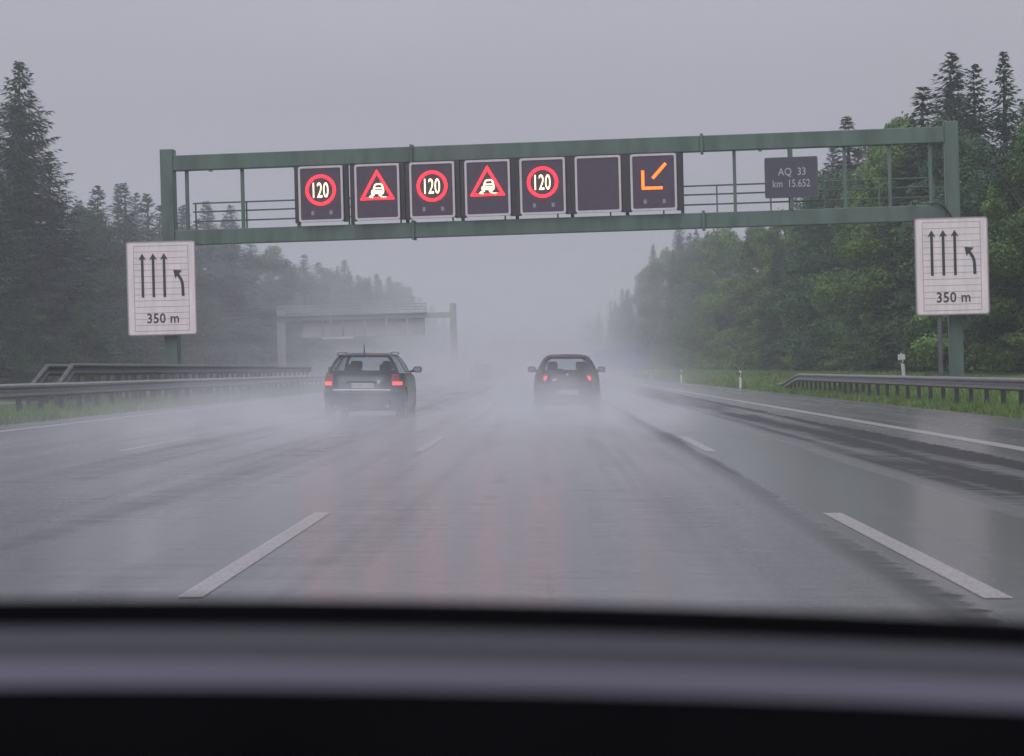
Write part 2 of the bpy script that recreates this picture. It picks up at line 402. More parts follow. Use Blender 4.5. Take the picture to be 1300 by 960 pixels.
# kilometre board
t = empty('kilometre_board', on_gantry(8.12, -.22, 7.30), GA)
tag(t, 'small dark rectangular board reading AQ 33 km 15.652 on the gantry', 'sign')
KM = mat('board_blue_grey', (.045, .045, .075), .45, .08, 3.0)
KT = mat('board_lettering', (.42, .42, .46), .5, .05, 3.0)
MB().prism(rounded(1.74, 1.33, .05), -.04, 0).build('board', KM, t, bevel=.005)
MB().box(-.06, .06, .002, .14, -1.06, .98).build('bracket', GREEN, t)
ring_mesh(MB(), rounded(1.78, 1.37, .06), rounded(1.72, 1.31, .05), -.046, .004).build('rim', KT if False else GALVD, t)
letter('lettering', 'AQ  33', .36, KT, t, .02, -.045, .17, .86)
letter('lettering', 'km  15.652', .36, KT, t, 0, -.045, -.20, .78)

# lane signs at both legs
def lane_sign(x, y, zc, W, H, label, post=None, rz=0):
    t = empty('lane_sign', (x, y, zc), rz)
    tag(t, label, 'traffic sign', 'white lane signs reading 350 m')
    MB().prism(rounded(W, H, .10), 0, .05).build('edge_profile', GALV, t)
    MB().prism(rounded(W - .05, H - .05, .09), -.012, .002).build('panel', SIGNW, t)
    b = MB(); iw, ih = W * .79, H * .905
    ring_mesh(b, [(-iw / 2, -ih / 2), (iw / 2, -ih / 2), (iw / 2, ih / 2), (-iw / 2, ih / 2)], [(-iw / 2 + .02, -ih / 2 + .02), (iw / 2 - .02, -ih / 2 + .02), (iw / 2 - .02, ih / 2 - .02), (-iw / 2 + .02, ih / 2 - .02)], -.016, -.010)
    for k in range(1, 14):
        z = -ih / 2 + ih * k / 14; b.box(-iw / 2 + .02, iw / 2 - .02, -.0155, -.010, z - .009, z + .009)
    b.build('grid_line', SIGNL, t)
    ring_mesh(MB(), rounded(W - .06, H - .06, .09), rounded(W - .11, H - .11, .07), -.016, -.011).build('border_line', SIGNL, t)
    fx = lambda f: (f - .5) * W
    fz = lambda f: (.5 - f) * H
    for f in (.232, .388, .545):
        b = MB(); X = fx(f)
        b.box(X - .045, X + .045, -.024, -.014, fz(.592), fz(.17))
        b.prism([(X, fz(.128)), (X - .135, fz(.20)), (X - .045, fz(.187)), (X + .045, fz(.187)), (X + .135, fz(.20))], -.0245, -.0135)
        b.build('arrow', SIGNK, t)
    b = MB()
    P = [(fx(.808), fz(.585)), (fx(.805), fz(.47)), (fx(.792), fz(.42)), (fx(.76), fz(.38)), (fx(.725), fz(.345))]
    stroke(b, P, .10, -.024, -.014)
    b.prism([(fx(.675), fz(.308)), (fx(.80), fz(.315)), (fx(.755), fz(.352)), (fx(.735), fz(.365)), (fx(.70), fz(.40))], -.0245, -.0135)
    b.build('bent_arrow', SIGNK, t)
    letter('lettering', '350 m', .47, SIGNK, t, fx(.512), -.019, fz(.815), .92, .006, 1.05)
    for z in (-.3 * H, .3 * H): MB().box(-.5 * W + .1, .5 * W - .1, .052, .10, z - .04, z + .04).build('stiffener', GALV, t)
    if post is not None:
        for px in post:
            MB().cyl((px, .16, ground_z(x) - zc - .1), (px, .16, H * .4), .085, n=12).build('post', GALVD, t)
    return t
lane_sign(-13.35, 75.0, 4.20, 2.42, 3.28, 'white 350 m lane sign with four arrows, on the left leg of the green gantry')
lane_sign(13.38, 71.9, 4.12, 2.42, 3.24, 'white 350 m lane sign with four arrows, by the right leg near the forest', post=(-.42,), rz=radians(-2))

# ------------------------------------------------------------------ guardrails
POSTD = mat('wet_dark_post', (.03, .03, .034), .5, .3, 5.0)
def wprof(h=.31, d=.08, s=1):
    P = [(-.0, -.5), (.6, -.44), (1, -.36), (1, -.24), (.1, -.08), (.1, .08), (1, .24), (1, .36), (.6, .44), (0, .5)]
    out = [(-s * p[0] * d, p[1] * h) for p in P]
    return out + [(x + s * .012, z) for x, z in out[::-1]]
def guardrail(x, y0, y1, top, label, side=1, step=2.0, step_far=None, ramp_start=False, ramp_end=False, h=.31, mt=GALV, xslope=0, post_m=POSTD, double=False, ramp_len=5.0, dropz=None):
    t = empty('guardrail', (x, y0, ground_z(x)))
    tag(t, label, 'guardrail', 'steel guardrails along the motorway')
    g0 = ground_z(x); zc = plane_z(x) + top - h / 2 - g0
    low = .18 - 0 if dropz is None else dropz
    L = y1 - y0; path = []
    n = int(L / 2)
    def zz(y):
        z = zc
        if ramp_start and y < ramp_len: u = y / ramp_len; z = low + (zc - low) * (u if dropz is not None else u * u * (3 - 2 * u))
        if ramp_end and y > L - ramp_len: u = (L - y) / ramp_len; z = low + (zc - low) * (u * u * (3 - 2 * u))
        return z
    yy = sorted(set([i * L / n for i in range(n + 1)] + [ramp_len * i / 8 for i in range(9)] * ramp_start + [L - ramp_len * i / 8 for i in range(9)] * ramp_end))
    path = [(0, y, zz(y) + .006 * noise.noise((y * .2, x, 0))) for y in yy]
    b = MB().sweep(wprof(h, .08, side), path)
    if double: b.sweep(wprof(h, .08, -side), [(side * .26, p[1], p[2]) for p in path])
    b.build('rail', mt, t)
    y = .7
    k = 0
    while y < L and k < 98:
        z = zz(y) + h * .32
        p = MB().box(side * .02, side * .12, y - .05, y + .05, -.12, z)
        p.build('post', post_m, t)
        y += step if (step_far is None or y0 + y < 73) else step_far; k += 1
    return t
guardrail(10.9, 30, 103, .86, 'steel guardrail with dark posts along the right verge, ending in a sloped tip', 1, 2.0, 1.5, ramp_end=True, ramp_len=9)
guardrail(-11.4, 30, 215, .76, 'long grey guardrail along the left grass verge, nearest the carriageway', -1, 2.0)
guardrail(-12.28, 53.2, 97, 1.22, 'taller dark guardrail in the median, in front of the left gantry leg', -1, 1.33, ramp_start=True, ramp_len=2.4, h=.31, mt=GALVD, dropz=.25)
guardrail(-13.2, 54.2, 120, 1.20, 'second median guardrail behind the taller one, its sloped end further left', -1, 2.0, ramp_start=True, ramp_len=2.6, h=.31, mt=GALVD, dropz=.25)

# ------------------------------------------------------------------ delineator posts
POSTW = mat('delineator_white', (.62, .62, .64), .45, .06, 4.0)
def delineator(x, y, label, lean=0, h=1.0, z=None):
    t = empty('delineator_post', (x, y, ground_z(x) if z is None else z), rx=0, ry=lean)
    tag(t, label, 'marker post', 'white delineator posts along the right verge')
    b = MB().prism([(-.06, 0), (.06, 0), (.06, h - .06), (-.06, h)], -.05, .05); b.build('post_body', POSTW, t, bevel=.012)
    MB().prism([(-.063, h - .36), (.063, h - .42), (.063, h - .19), (-.063, h - .13)], -.053, .053).build('black_band', SIGNK, t)
    MB().box(-.025, .025, -.058, -.05, h - .36, h - .2).build('reflector', FRAME, t)
    return t
delineator(10.28, 117, 'white delineator post in the grass, first beyond the tip of the right guardrail')
delineator(10.14, 167, 'white delineator post in the grass, second beyond the right guardrail')
delineator(10.15, 217, 'faint white delineator post in the haze, third beyond the right guardrail')
delineator(10.15, 267, 'barely visible delineator post in the haze, fourth beyond the right guardrail')
t = delineator(13.03, 80, 'leaning white marker post with black bands behind the right guardrail', radians(-3), 1.05, .28)
MB().box(-.17, .10, -.075, -.06, .80, 1.0).build('number_plate', POSTW, t)

# ------------------------------------------------------------------ gantry of the opposite carriageway, seen from behind
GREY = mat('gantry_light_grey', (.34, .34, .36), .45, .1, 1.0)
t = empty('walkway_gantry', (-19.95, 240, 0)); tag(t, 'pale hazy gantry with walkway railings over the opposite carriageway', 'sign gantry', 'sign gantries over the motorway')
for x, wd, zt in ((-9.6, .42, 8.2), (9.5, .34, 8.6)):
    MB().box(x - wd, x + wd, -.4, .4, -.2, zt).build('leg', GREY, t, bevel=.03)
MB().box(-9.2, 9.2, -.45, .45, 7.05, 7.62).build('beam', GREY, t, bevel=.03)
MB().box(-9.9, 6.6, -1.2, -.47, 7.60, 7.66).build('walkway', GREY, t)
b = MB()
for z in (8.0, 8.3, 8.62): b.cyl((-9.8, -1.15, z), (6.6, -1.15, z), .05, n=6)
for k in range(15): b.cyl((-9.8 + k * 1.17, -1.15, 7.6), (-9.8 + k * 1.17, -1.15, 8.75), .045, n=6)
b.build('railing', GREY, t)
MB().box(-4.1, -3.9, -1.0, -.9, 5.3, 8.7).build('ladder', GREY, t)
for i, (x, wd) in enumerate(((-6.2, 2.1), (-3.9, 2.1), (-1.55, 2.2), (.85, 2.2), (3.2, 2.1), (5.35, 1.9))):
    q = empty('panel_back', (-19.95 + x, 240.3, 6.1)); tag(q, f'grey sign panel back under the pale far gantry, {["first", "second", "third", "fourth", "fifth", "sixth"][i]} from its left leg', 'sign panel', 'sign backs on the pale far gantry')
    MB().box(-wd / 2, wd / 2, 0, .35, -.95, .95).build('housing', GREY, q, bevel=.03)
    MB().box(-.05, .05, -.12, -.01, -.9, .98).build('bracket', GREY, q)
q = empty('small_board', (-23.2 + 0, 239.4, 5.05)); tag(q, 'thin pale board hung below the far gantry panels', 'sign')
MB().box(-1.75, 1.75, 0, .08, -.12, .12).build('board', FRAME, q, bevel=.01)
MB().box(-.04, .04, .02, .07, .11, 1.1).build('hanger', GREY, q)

# far gantry with one lit panel
gf = gantry((-1.0, 600), 0, 'very faint far gantry in the haze above the dark hatchback', near=False)
panel(7.7, 'limit', 'tiny distant lit red panel glowing in the haze above the dark hatchback', (-1.0, 600), 0, 'electronic panels on the far gantry', 7.3)

# ------------------------------------------------------------------ cars
def interp(tab, z):
    if z <= tab[0][0]: return tab[0][1:]
    for a, b_ in zip(tab, tab[1:]):
        if z <= b_[0]:
            u = (z - a[0]) / (b_[0] - a[0]); return tuple(p + (q - p) * u for p, q in zip(a[1:], b_[1:]))
    return tab[-1][1:]
class Shell:
    def __init__(s, tab, n=5.0): s.tab = tab; s.n = n
    def pt(s, z, t, off=0):
        w_, yr, yf = interp(s.tab, z); c_, l = (yr + yf) / 2, (yf - yr) / 2; e_ = 2 / s.n
        f = lambda t: Vector((w_ * math.copysign(abs(cos(t)) ** e_, cos(t)), c_ + l * math.copysign(abs(sin(t)) ** e_, sin(t)), z))
        p = f(t)
        if off:
            a = f(t + .01) - f(t - .01); a.normalize()
            w2, yr2, yf2 = interp(s.tab, z + .02); w1, yr1, yf1 = interp(s.tab, z - .02)
            g = lambda W, A, B, Z: Vector((W * math.copysign(abs(cos(t)) ** e_, cos(t)), (A + B) / 2 + (B - A) / 2 * math.copysign(abs(sin(t)) ** e_, sin(t)), Z))
            u = g(w2, yr2, yf2, z + .02) - g(w1, yr1, yf1, z - .02)
            nn = a.cross(u)
            if nn.length > 1e-9: p = p + nn.normalized() * off
        return p
    def tx(s, z, x, rear=True):                     # angle for a lateral position
        w_ = interp(s.tab, z)[0]; f = max(-1, min(1, x / w_)); c_ = math.copysign(abs(f) ** (s.n / 2), f)
        a = math.acos(c_); return -a if rear else a
    def ty(s, z, y, side=1):
        _, yr, yf = interp(s.tab, z); c_, l = (yr + yf) / 2, (yf - yr) / 2
        f = max(-1, min(1, (y - c_) / l)); q = math.copysign(abs(f) ** (s.n / 2), f); a = math.asin(q)
        return a if side > 0 else pi - a
    def loft(s, z0, z1, nz=24, nt_=72, zs=None):
        b = MB(); zs = zs or [z0 + (z1 - z0) * i / nz for i in range(nz + 1)]; v = []
        # even spacing round the outline
        T = []
        for i in range(nt_):
            a = 2 * pi * i / nt_; T.append(math.atan2(math.copysign(abs(sin(a)) ** (s.n / 2 * .75 + .25 * 1), sin(a)), math.copysign(abs(cos(a)) ** (s.n / 2 * .75 + .25), cos(a))))
        for z in zs: v += [s.pt(z, t) for t in T]
        k = len(zs)
        f = [(j * nt_ + i, j * nt_ + (i + 1) % nt_, (j + 1) * nt_ + (i + 1) % nt_, (j + 1) * nt_ + i) for j in range(k - 1) for i in range(nt_)]
        # crowned caps
        for j, sg in ((0, -1), (k - 1, 1)):
            ctr = sum((v[j * nt_ + i] for i in range(nt_)), Vector()) / nt_
            base = len(v)
            for q in (.66, .33):
                v += [ctr + (v[j * nt_ + i] - ctr) * q + Vector((0, 0, sg * .012 * (1 - q) if sg > 0 else 0)) for i in range(nt_)]
            v.append(ctr + Vector((0, 0, .014 if sg > 0 else 0)))
            r0 = j * nt_
            for i in range(nt_):
                i2 = (i + 1) % nt_
                f += [(r0 + i, r0 + i2, base + i2, base + i), (base + i, base + i2, base + nt_ + i2, base + nt_ + i), (base + nt_ + i, base + nt_ + i2, len(v) - 1)]
        return b.add(v, f)
    def patch(s, z0, z1, ta, tb, off, thick, nz=6, nt_=12, b=None):
        """a curved plate on the shell; ta and tb give its side edges at height z"""
        b = b or MB(); v = []
        for o_ in (off, off - thick):
            for j in range(nz + 1):
                z = z0 + (z1 - z0) * j / nz; A, B = ta(z), tb(z)
                v += [s.pt(z, A + (B - A) * i / nt_, o_) for i in range(nt_ + 1)]
        m_ = nt_ + 1; K = m_ * (nz + 1); f = []
        for o_ in (0, K):
            f += [(o_ + j * m_ + i, o_ + j * m_ + i + 1, o_ + (j + 1) * m_ + i + 1, o_ + (j + 1) * m_ + i) for j in range(nz) for i in range(nt_)]
        for i in range(nt_): f += [(i, i + 1, K + i + 1, K + i), (nz * m_ + i, nz * m_ + i + 1, K + nz * m_ + i + 1, K + nz * m_ + i)]
        for j in range(nz): f += [(j * m_, (j + 1) * m_, K + (j + 1) * m_, K + j * m_), (j * m_ + nt_, (j + 1) * m_ + nt_, K + (j + 1) * m_ + nt_, K + j * m_ + nt_)]
        return b.add(v, f)
def wheel(t, x, y, r=.315, wd=.2):
    s = 1 if x > 0 else -1
    b = MB(); prof = [(-wd / 2, r * .66), (-wd / 2, r * .93), (-wd * .36, r), (wd * .36, r), (wd / 2, r * .93), (wd / 2, r * .66)]
    n = 36; v = [(px, pr * cos(2 * pi * i / n), pr * sin(2 * pi * i / n)) for i in range(n) for px, pr in prof]; k = len(prof)
    b.add(v, [(i * k + j, i * k + (j + 1) % k, ((i + 1) % n) * k + (j + 1) % k, ((i + 1) % n) * k + j) for i in range(n) for j in range(k)])
    wh = b.build('wheel', RUBBER, t, smooth=False); wh.location = (x, y, r)
    c_ = MB().cyl((s * .02, 0, 0), (s * (wd / 2 - .035), 0, 0), r * .655, n=28)
    for i in range(7):
        a = 2 * pi * i / 7
        c_.cyl((s * (wd / 2 - .04), .05 * cos(a), .05 * sin(a)), (s * (wd / 2 - .015), r * .62 * cos(a), r * .62 * sin(a)), .025, n=6)
    c_.cyl((s * .05, 0, 0), (s * (wd / 2 - .005), 0, 0), .06, n=14)
    c_.build('rim', RIM, wh)
def cut(o, cutters):
    for c_ in cutters:
        md = o.modifiers.new('b', 'BOOLEAN'); md.operation = 'DIFFERENCE'; md.object = c_; md.solver = 'EXACT'
    dg = bpy.context.evaluated_depsgraph_get(); dg.update()
    me = bpy.data.meshes.new_from_object(o.evaluated_get(dg)); o.modifiers.clear(); old = o.data; o.data = me; bpy.data.meshes.remove(old)
    for c_ in cutters: bpy.data.objects.remove(c_)
def autosmooth(o, deg=35):
    for p in o.data.polygons: p.use_smooth = True
    md = o.modifiers.new('edge', 'EDGE_SPLIT'); md.split_angle = radians(deg)
def make_car(name, spec):
    P = spec; S = Shell(P['tab'], P['n']); zb, zr, zt = P['belt'], P['roof'], P['top']
    t = empty(name, (0, 0, 0))
    paint_ = P['paint']
    low = S.loft(P['tab'][0][0], zb, 26).build('body', paint_, t)
    cs = []
    for sx_ in (-1, 1):
        for y in P['axles']:
            cs.append(MB().cyl((sx_ * (P['track'] - .14), y, .32), (sx_ * 1.2, y, .32), .375, n=32).build('c', None))
    cut(low, cs); autosmooth(low)
    ro = S.loft(zr, zt, 8).build('roof', paint_, t); autosmooth(ro, 50)
    for sx_ in (-1, 1):
        for y in P['axles']: wheel(t, sx_ * P['track'], y)
    # pillars and glass between belt and roof
    g0, g1 = zb - .005, zr + .005
    rx = P['rear_glass']                      # fraction of half width
    W = lambda z: interp(P['tab'], z)[0]
    sd_ = P['side']                           # y of side glass edges: rear, B pillar, front (at belt) and at roof
    yy = lambda k: (lambda z: sd_[k][0] + (sd_[k][1] - sd_[k][0]) * (z - zb) / (zr - zb))
    for s_ in (-1, 1):
        A = lambda z: S.tx(z, s_ * rx * W(z)); B = lambda z: S.ty(z, yy(0)(z), s_)
        def fixB(z, s_=s_, B=B):
            b_ = B(z)
            if s_ < 0 and b_ > 0: b_ -= 2 * pi
            return b_
        S.patch(g0, g1, A, fixB, 0, .05).build('rear_pillar', paint_, t, smooth=False)
        for k0, k1, nm in ((1, 2, 'door_pillar'), (3, 4, 'door_pillar')):
            if k1 < len(sd_) - 0 and nm: S.patch(g0, g1, lambda z: S.ty(z, yy(k0)(z), s_), lambda z: S.ty(z, yy(k1)(z), s_), -.004, .03, 6, 2).build(nm, PLAST, t)
        for k0, k1 in ((0, 1), (2, 3), (4, 5)):
            if k1 < len(sd_): S.patch(g0, g1, lambda z: S.ty(z, yy(k0)(z), s_), lambda z: S.ty(z, yy(k1)(z), s_), -.008, .004, 6, 6).build('side_window', GLASS, t)
        last = len(sd_) - 1
        A = lambda z: S.ty(z, yy(last)(z), s_)
        def fixA(z, s_=s_, A=A): return A(z)
        S.patch(g0, g1, fixA, lambda z: S.tx(z, s_ * .86 * W(z), False), 0, .05).build('windscreen_pillar', paint_, t)
    S.patch(g0, g1, lambda z: S.tx(z, -rx * W(z)), lambda z: S.tx(z, rx * W(z)), -.004, .005, 8, 18).build('rear_window', GLASS, t)
    S.patch(g0, g1, lambda z: S.tx(z, .86 * W(z), False), lambda z: S.tx(z, -.86 * W(z), False), -.004, .005, 8, 18).build('windscreen', GLASS, t)
    # a dark surround printed on the rear glass
    b = MB()
    for za, zc_ in ((g0, g0 + P['band'][0]), (g1 - P['band'][1], g1)): S.patch(za, zc_, lambda z: S.tx(z, -rx * W(z)), lambda z: S.tx(z, rx * W(z)), .002, .004, 2, 18, b)
    b.build('rear_window_surround', PLAST, t)
    # interior
    for x in (-.36, .36):
        b = MB().prism([(-.24, .5), (.24, .5), (.22, 1.02), (.10, 1.06), (-.10, 1.06), (-.22, 1.02)], .0, .14, Matrix.Translation((x, P['seat_y'], 0)))
        b.prism(rounded(.26, .19, .05), .03, .13, Matrix.Translation((x, P['seat_y'], 1.16))); b.box(x - .05, x + .05, P['seat_y'] + .06, P['seat_y'] + .09, 1.04, 1.1)
        b.build('seat', PLAST, t)
        b = MB().prism(rounded(.24, .16, .04), 0, .09, Matrix.Translation((x * 1.05, P['bench_y'], zb + .10))); b.build('headrest', PLAST, t)
    b = MB().box(-.62, .62, P['bench_y'] - .05, P['bench_y'] + .12, .5, zb + .04); b.build('rear_bench', PLAST, t)
    # mirrors
    for s_ in (-1, 1):
        xm = W(zb) ; ym = P['mirror_y']
        b = MB().prism(rounded(.19, .135, .05), -.05, .06, Matrix.Translation((s_ * (xm + .125), ym, zb + .06)))
        b.box(min(s_ * (xm - .04), s_ * (xm + .06)), max(s_ * (xm - .04), s_ * (xm + .06)), ym - .02, ym + .03, zb + .0, zb + .05)
        mi = b.build('door_mirror', paint_, t, bevel=.012)
        MB().prism(rounded(.155, .10, .035), -.056, -.052, Matrix.Translation((s_ * (xm + .125), ym, zb + .06))).build('mirror_glass', RIM, mi)
    P['extra'](t, S, W)
    return t

PAINT_W = mat('dark_green_paint', (.007, .017, .024), .22, .1, 2.0)
PAINT_H = mat('dark_plum_paint', (.026, .022, .030), .25, .1, 2.0)
LAMP = mat('lamp_red_lens', (.30, .02, .03), .2, .1, 5.0)
LAMPON = emit('lamp_red_lit', (1, .10, .09), 1.5)
def plate(t, y, z, wd=.52, h=.115):
    q = MB().box(-wd / 2, wd / 2, y - .012, y, z - h / 2, z + h / 2).build('licence_plate', PLATE, t, bevel=.003)
    MB().box(-wd / 2 + .005, -wd / 2 + .045, y - .015, y - .0122, z - h / 2 + .006, z + h / 2 - .006).build('blue_band', PLATEB, q)
    c_ = MB(); rr = random.Random(int(z * 100)); x = -wd / 2 + .07
    for wdt in (.032, .0, .03, .032, .0, .022, .03, .03):
        if wdt: c_.box(x, x + wdt, y - .0145, y - .0122, z - h * .30, z + h * .30); c_.box(x + wdt * .3, x + wdt * .7, y - .0165, y - .0146, z - h * .05, z + h * .3)
        x += .054
    c_.build('plate_smudge', SIGNL, q)
    return q
def wagon_extra(t, S, W):
    for s_ in (-1, 1):
        A = lambda z: S.tx(z, s_ * .635); B = lambda z: S.ty(z, -2.02, s_) if s_ > 0 else S.ty(z, -2.02, s_) - 2 * pi
        o = S.patch(.705, .955, A, B, .008, .03, 8, 12).build('tail_light', LAMP, t, smooth=True)
        S.patch(.72, .80, lambda z: S.tx(z, s_ * .65), lambda z: S.tx(z, s_ * .83), .013, .004, 4, 8).build('lit_bulb', LAMPON, o)
        # roof rail on stubby feet
        path = [(s_ * .56, y, 1.415 + .035 * min(1, 4 * (1 - abs((y + .72) / 1.08)))) for y in [-1.8 + 2.16 * i / 12 for i in range(13)]]
        path = [(s_ * (.575), p[1], p[2]) for p in path]
        MB().tube(path, .018, 8).build('roof_rail', CHROME, t)
        b = MB().cyl((s_ * .575, -1.72, 1.36), (s_ * .575, -1.80, 1.46), .032, .02, 8); b.build('rail_foot', CHROME, t)
    b = MB(); S.patch(.605, .632, lambda z: S.tx(z, -.62), lambda z: S.tx(z, .62), .012, .02, 1, 14, b); b.build('bumper_strip', CHROME, t)
    b = MB(); S.patch(.40, .60, lambda z: S.ty(z, -1.85, -1) - 2 * pi, lambda z: S.ty(z, -1.85, 1), .020, .03, 6, 30, b); b.build('bumper', PAINT_W, t, smooth=True)
    b = MB(); S.patch(.23, .385, lambda z: S.tx(z, -.62), lambda z: S.tx(z, .62), .014, .03, 3, 14, b); b.build('lower_valance', PLAST, t)
    yb = S.pt(.7, -pi / 2)[1]
    plate(t, yb - .012, .715)
    MB().box(-.33, .33, yb - .035, yb - .0, .785, .815).build('handle_strip', PLAST, t, bevel=.008)
    MB().prism([(.36 + .045 * cos(a * pi / 6), .80 + .045 * sin(a * pi / 6)) for a in range(12)], yb - .01 + .02, yb + .035).build('badge', CHROME, t)
    MB().box(.20, .26, yb - .006, yb + .02, .795, .82).build('emblem_red', LAMP, t)
    MB().cyl((-.02, -1.55, 1.42), (-.02, -1.62, 1.62), .012, .006, 6).build('antenna', PLAST, t)
    MB().tube([(.0, -2.13, 1.03), (-.12, -2.12, 1.045), (-.34, -2.12, 1.05)], .014, 6).build('rear_wiper', PLAST, t)
    # tailgate shut lines
    b = MB()
    for s_ in (-1, 1):
        S.patch(.64, 1.0, lambda z: S.tx(z, s_ * .628), lambda z: S.tx(z, s_ * .620), .002, .004, 6, 1, b)
    b.build('tailgate_gap', PLAST, t)
    for s_ in (-1, 1): MB().cyl((s_ * .56, -2.36, .27), (s_ * .56, -2.30, .27), .035, n=12).build('exhaust_pipe', RIM, t)
    for s_ in (-1, 1):
        S.patch(.985, 1.0, lambda z: S.ty(z, -1.9, s_), lambda z: S.ty(z, 1.1, s_), .004, .008, 1, 14).build('window_trim', CHROME, t)
tabW = [(.17, .80, -2.20, 2.10), (.24, .86, -2.33, 2.25), (.38, .893, -2.385, 2.32), (.58, .90, -2.385, 2.33), (.64, .898, -2.34, 2.32), (.80, .895, -2.30, 2.22),
        (.90, .885, -2.26, 1.95), (.97, .868, -2.21, 1.35), (1.0, .85, -2.18, 1.20), (1.15, .775, -2.05, .93), (1.30, .68, -1.88, .62), (1.36, .635, -1.80, .48), (1.395, .58, -1.70, .36), (1.42, .48, -1.5, .1)]
wagon = make_car('estate_car', dict(tab=tabW, n=5.2, belt=1.0, roof=1.365, top=1.42, paint=PAINT_W, axles=(-1.37, 1.33), track=.775,
        rear_glass=.86, side=[(-1.9, -1.62), (-1.02, -.98), (-.94, -.92), (-.08, -.10), (-.02, -.04), (1.0, .30)], band=(.03, .035), seat_y=.05, bench_y=-.95, mirror_y=.72, extra=wagon_extra))
wagon.location = (-4.02, 48.9, plane_z(-4.02)); wagon.rotation_euler = (0, .025, radians(-.8))
tag(wagon, 'dark green estate car with roof rails driving through spray in the lane to the left', 'car', 'cars driving ahead in the spray')

def hatch_extra(t, S, W):
    for s_ in (-1, 1):
        yb = S.pt(.86, S.tx(.86, s_ * .52))[1]
        b = MB(); b.prism([(s_ * .52 + .12 * cos(a * pi / 10), .84 + .105 * sin(a * pi / 10)) for a in range(20)], yb - .012, yb + .10)
        o = b.build('tail_light', LAMP, t, bevel=.01)
        MB().prism([(s_ * .52 + .065 * cos(a * pi / 8), .84 + .06 * sin(a * pi / 8)) for a in range(16)], yb - .018, yb - .0125).build('lit_bulb', LAMPON, o)
    plate(t, S.pt(.5, -pi / 2)[1] - .012, .50)
    b = MB(); S.patch(.38, .66, lambda z: S.ty(z, -1.45, -1) - 2 * pi, lambda z: S.ty(z, -1.45, 1), .018, .03, 6, 30, b); b.build('bumper', PAINT_H, t, smooth=True)
    b = MB(); S.patch(.22, .36, lambda z: S.tx(z, -.55), lambda z: S.tx(z, .55), .014, .03, 3, 12, b); b.build('lower_valance', PLAST, t)
    y8 = S.pt(.8, -pi / 2)[1]
    MB().prism([(-.30 + .07 * cos(a * pi / 6), .80 + .04 * sin(a * pi / 6)) for a in range(12)], y8 - .004 + .01, y8 + .04).build('white_sticker', PLATE, t)
    MB().prism([(.03 * cos(a * pi / 6), .93 + .03 * sin(a * pi / 6)) for a in range(12)], S.pt(.93, -pi / 2)[1] - .008, S.pt(.93, -pi / 2)[1] + .03).build('badge', CHROME, t)
    MB().tube([(.0, S.pt(1.02, -pi / 2)[1] - .01, 1.0), (-.16, S.pt(1.07, -pi / 2)[1] - .02, 1.065), (-.40, S.pt(1.07, -pi / 2)[1] - .012, 1.07)], .014, 6).build('rear_wiper', PLAST, t)
    MB().prism([(-.06, 1.325), (.06, 1.325), (.05, 1.36), (-.05, 1.36)], S.pt(1.33, -pi / 2)[1] - .015, S.pt(1.33, -pi / 2)[1] + .03).build('high_brake_lamp', LAMP, t)
tabH = [(.17, .74, -1.78, 1.75), (.25, .80, -1.88, 1.85), (.40, .828, -1.93, 1.90), (.62, .83, -1.92, 1.90), (.70, .826, -1.88, 1.87), (.85, .81, -1.83, 1.70),
        (.94, .79, -1.78, 1.30), (1.0, .765, -1.74, 1.05), (1.15, .70, -1.62, .78), (1.30, .615, -1.40, .48), (1.36, .565, -1.27, .32), (1.40, .50, -1.12, .15), (1.43, .38, -.9, -.1)]
hatch = make_car('hatchback_car', dict(tab=tabH, n=3.7, belt=1.0, roof=1.365, top=1.43, paint=PAINT_H, axles=(-1.2, 1.22), track=.72,
        rear_glass=.80, side=[(-1.35, -1.05), (-.62, -.60), (-.56, -.54), (.9, .22)], band=(.05, .04), seat_y=-.05, bench_y=-.8, mirror_y=.55, extra=hatch_extra))
hatch.location = (.42, 54.9, plane_z(.42)); hatch.rotation_euler = (0, .025, 0)
tag(hatch, 'small dark rounded hatchback straight ahead, its wheels lost in spray', 'car', 'cars driving ahead in the spray')
for n_, (x, y, lb) in enumerate(((-5.0, 160, 'small hazy car with faint tail lights, far ahead between the estate and the hatchback'), (-4.7, 200, 'dim far car almost lost in the spray, just right of the other distant car'))):
    c_ = copy_tree(hatch); c_.location = (x, y, plane_z(x)); c_['label'] = lb

# articulated lorry, far off, turning in from the right
t = empty('lorry', (12.6, 400, -.2), radians(52)); tag(t, 'distant lorry with white cab and blue trailer, fading in the haze by the right treeline', 'lorry')
BLUE = mat('blue_tarpaulin', (.03, .05, .32), .5, .1, .6, bump=.2)
MB().box(-1.25, 1.25, -7.5, 4.6, 1.25, 4.3).build('trailer_box', BLUE, t, bevel=.04)
MB().box(-1.15, 1.15, -7.4, 4.6, .95, 1.24).build('chassis', PLAST, t)
cabm = MB().prism([(5.1, .6), (7.3, .6), (7.35, 1.9), (7.05, 3.2), (6.7, 3.7), (5.1, 3.9)], -1.24, 1.24, Matrix.Rotation(pi / 2, 4, 'Z') @ Matrix.Scale(-1, 4, Vector((0, 1, 0))) if False else Matrix(((0, 1, 0, 0), (1, 0, 0, 0), (0, 0, 1, 0), (0, 0, 0, 1))))
cabm.build('cab', POSTW, t, bevel=.06)
MB().box(-1.1, 1.1, 7.22, 7.30, 2.05, 3.0).build('windscreen', PLAST, t)
for s_ in (-1, 1): MB().box(min(s_ * 1.235, s_ * 1.25), max(s_ * 1.235, s_ * 1.25), 6.0, 6.9, 2.0, 2.9).build('side_window', PLAST, t)
for y in (-6.2, -4.9, -3.6, 4.9, 6.4):
    for s_ in (-1, 1): wheel(t, s_ * 1.05, y, .5, .3)

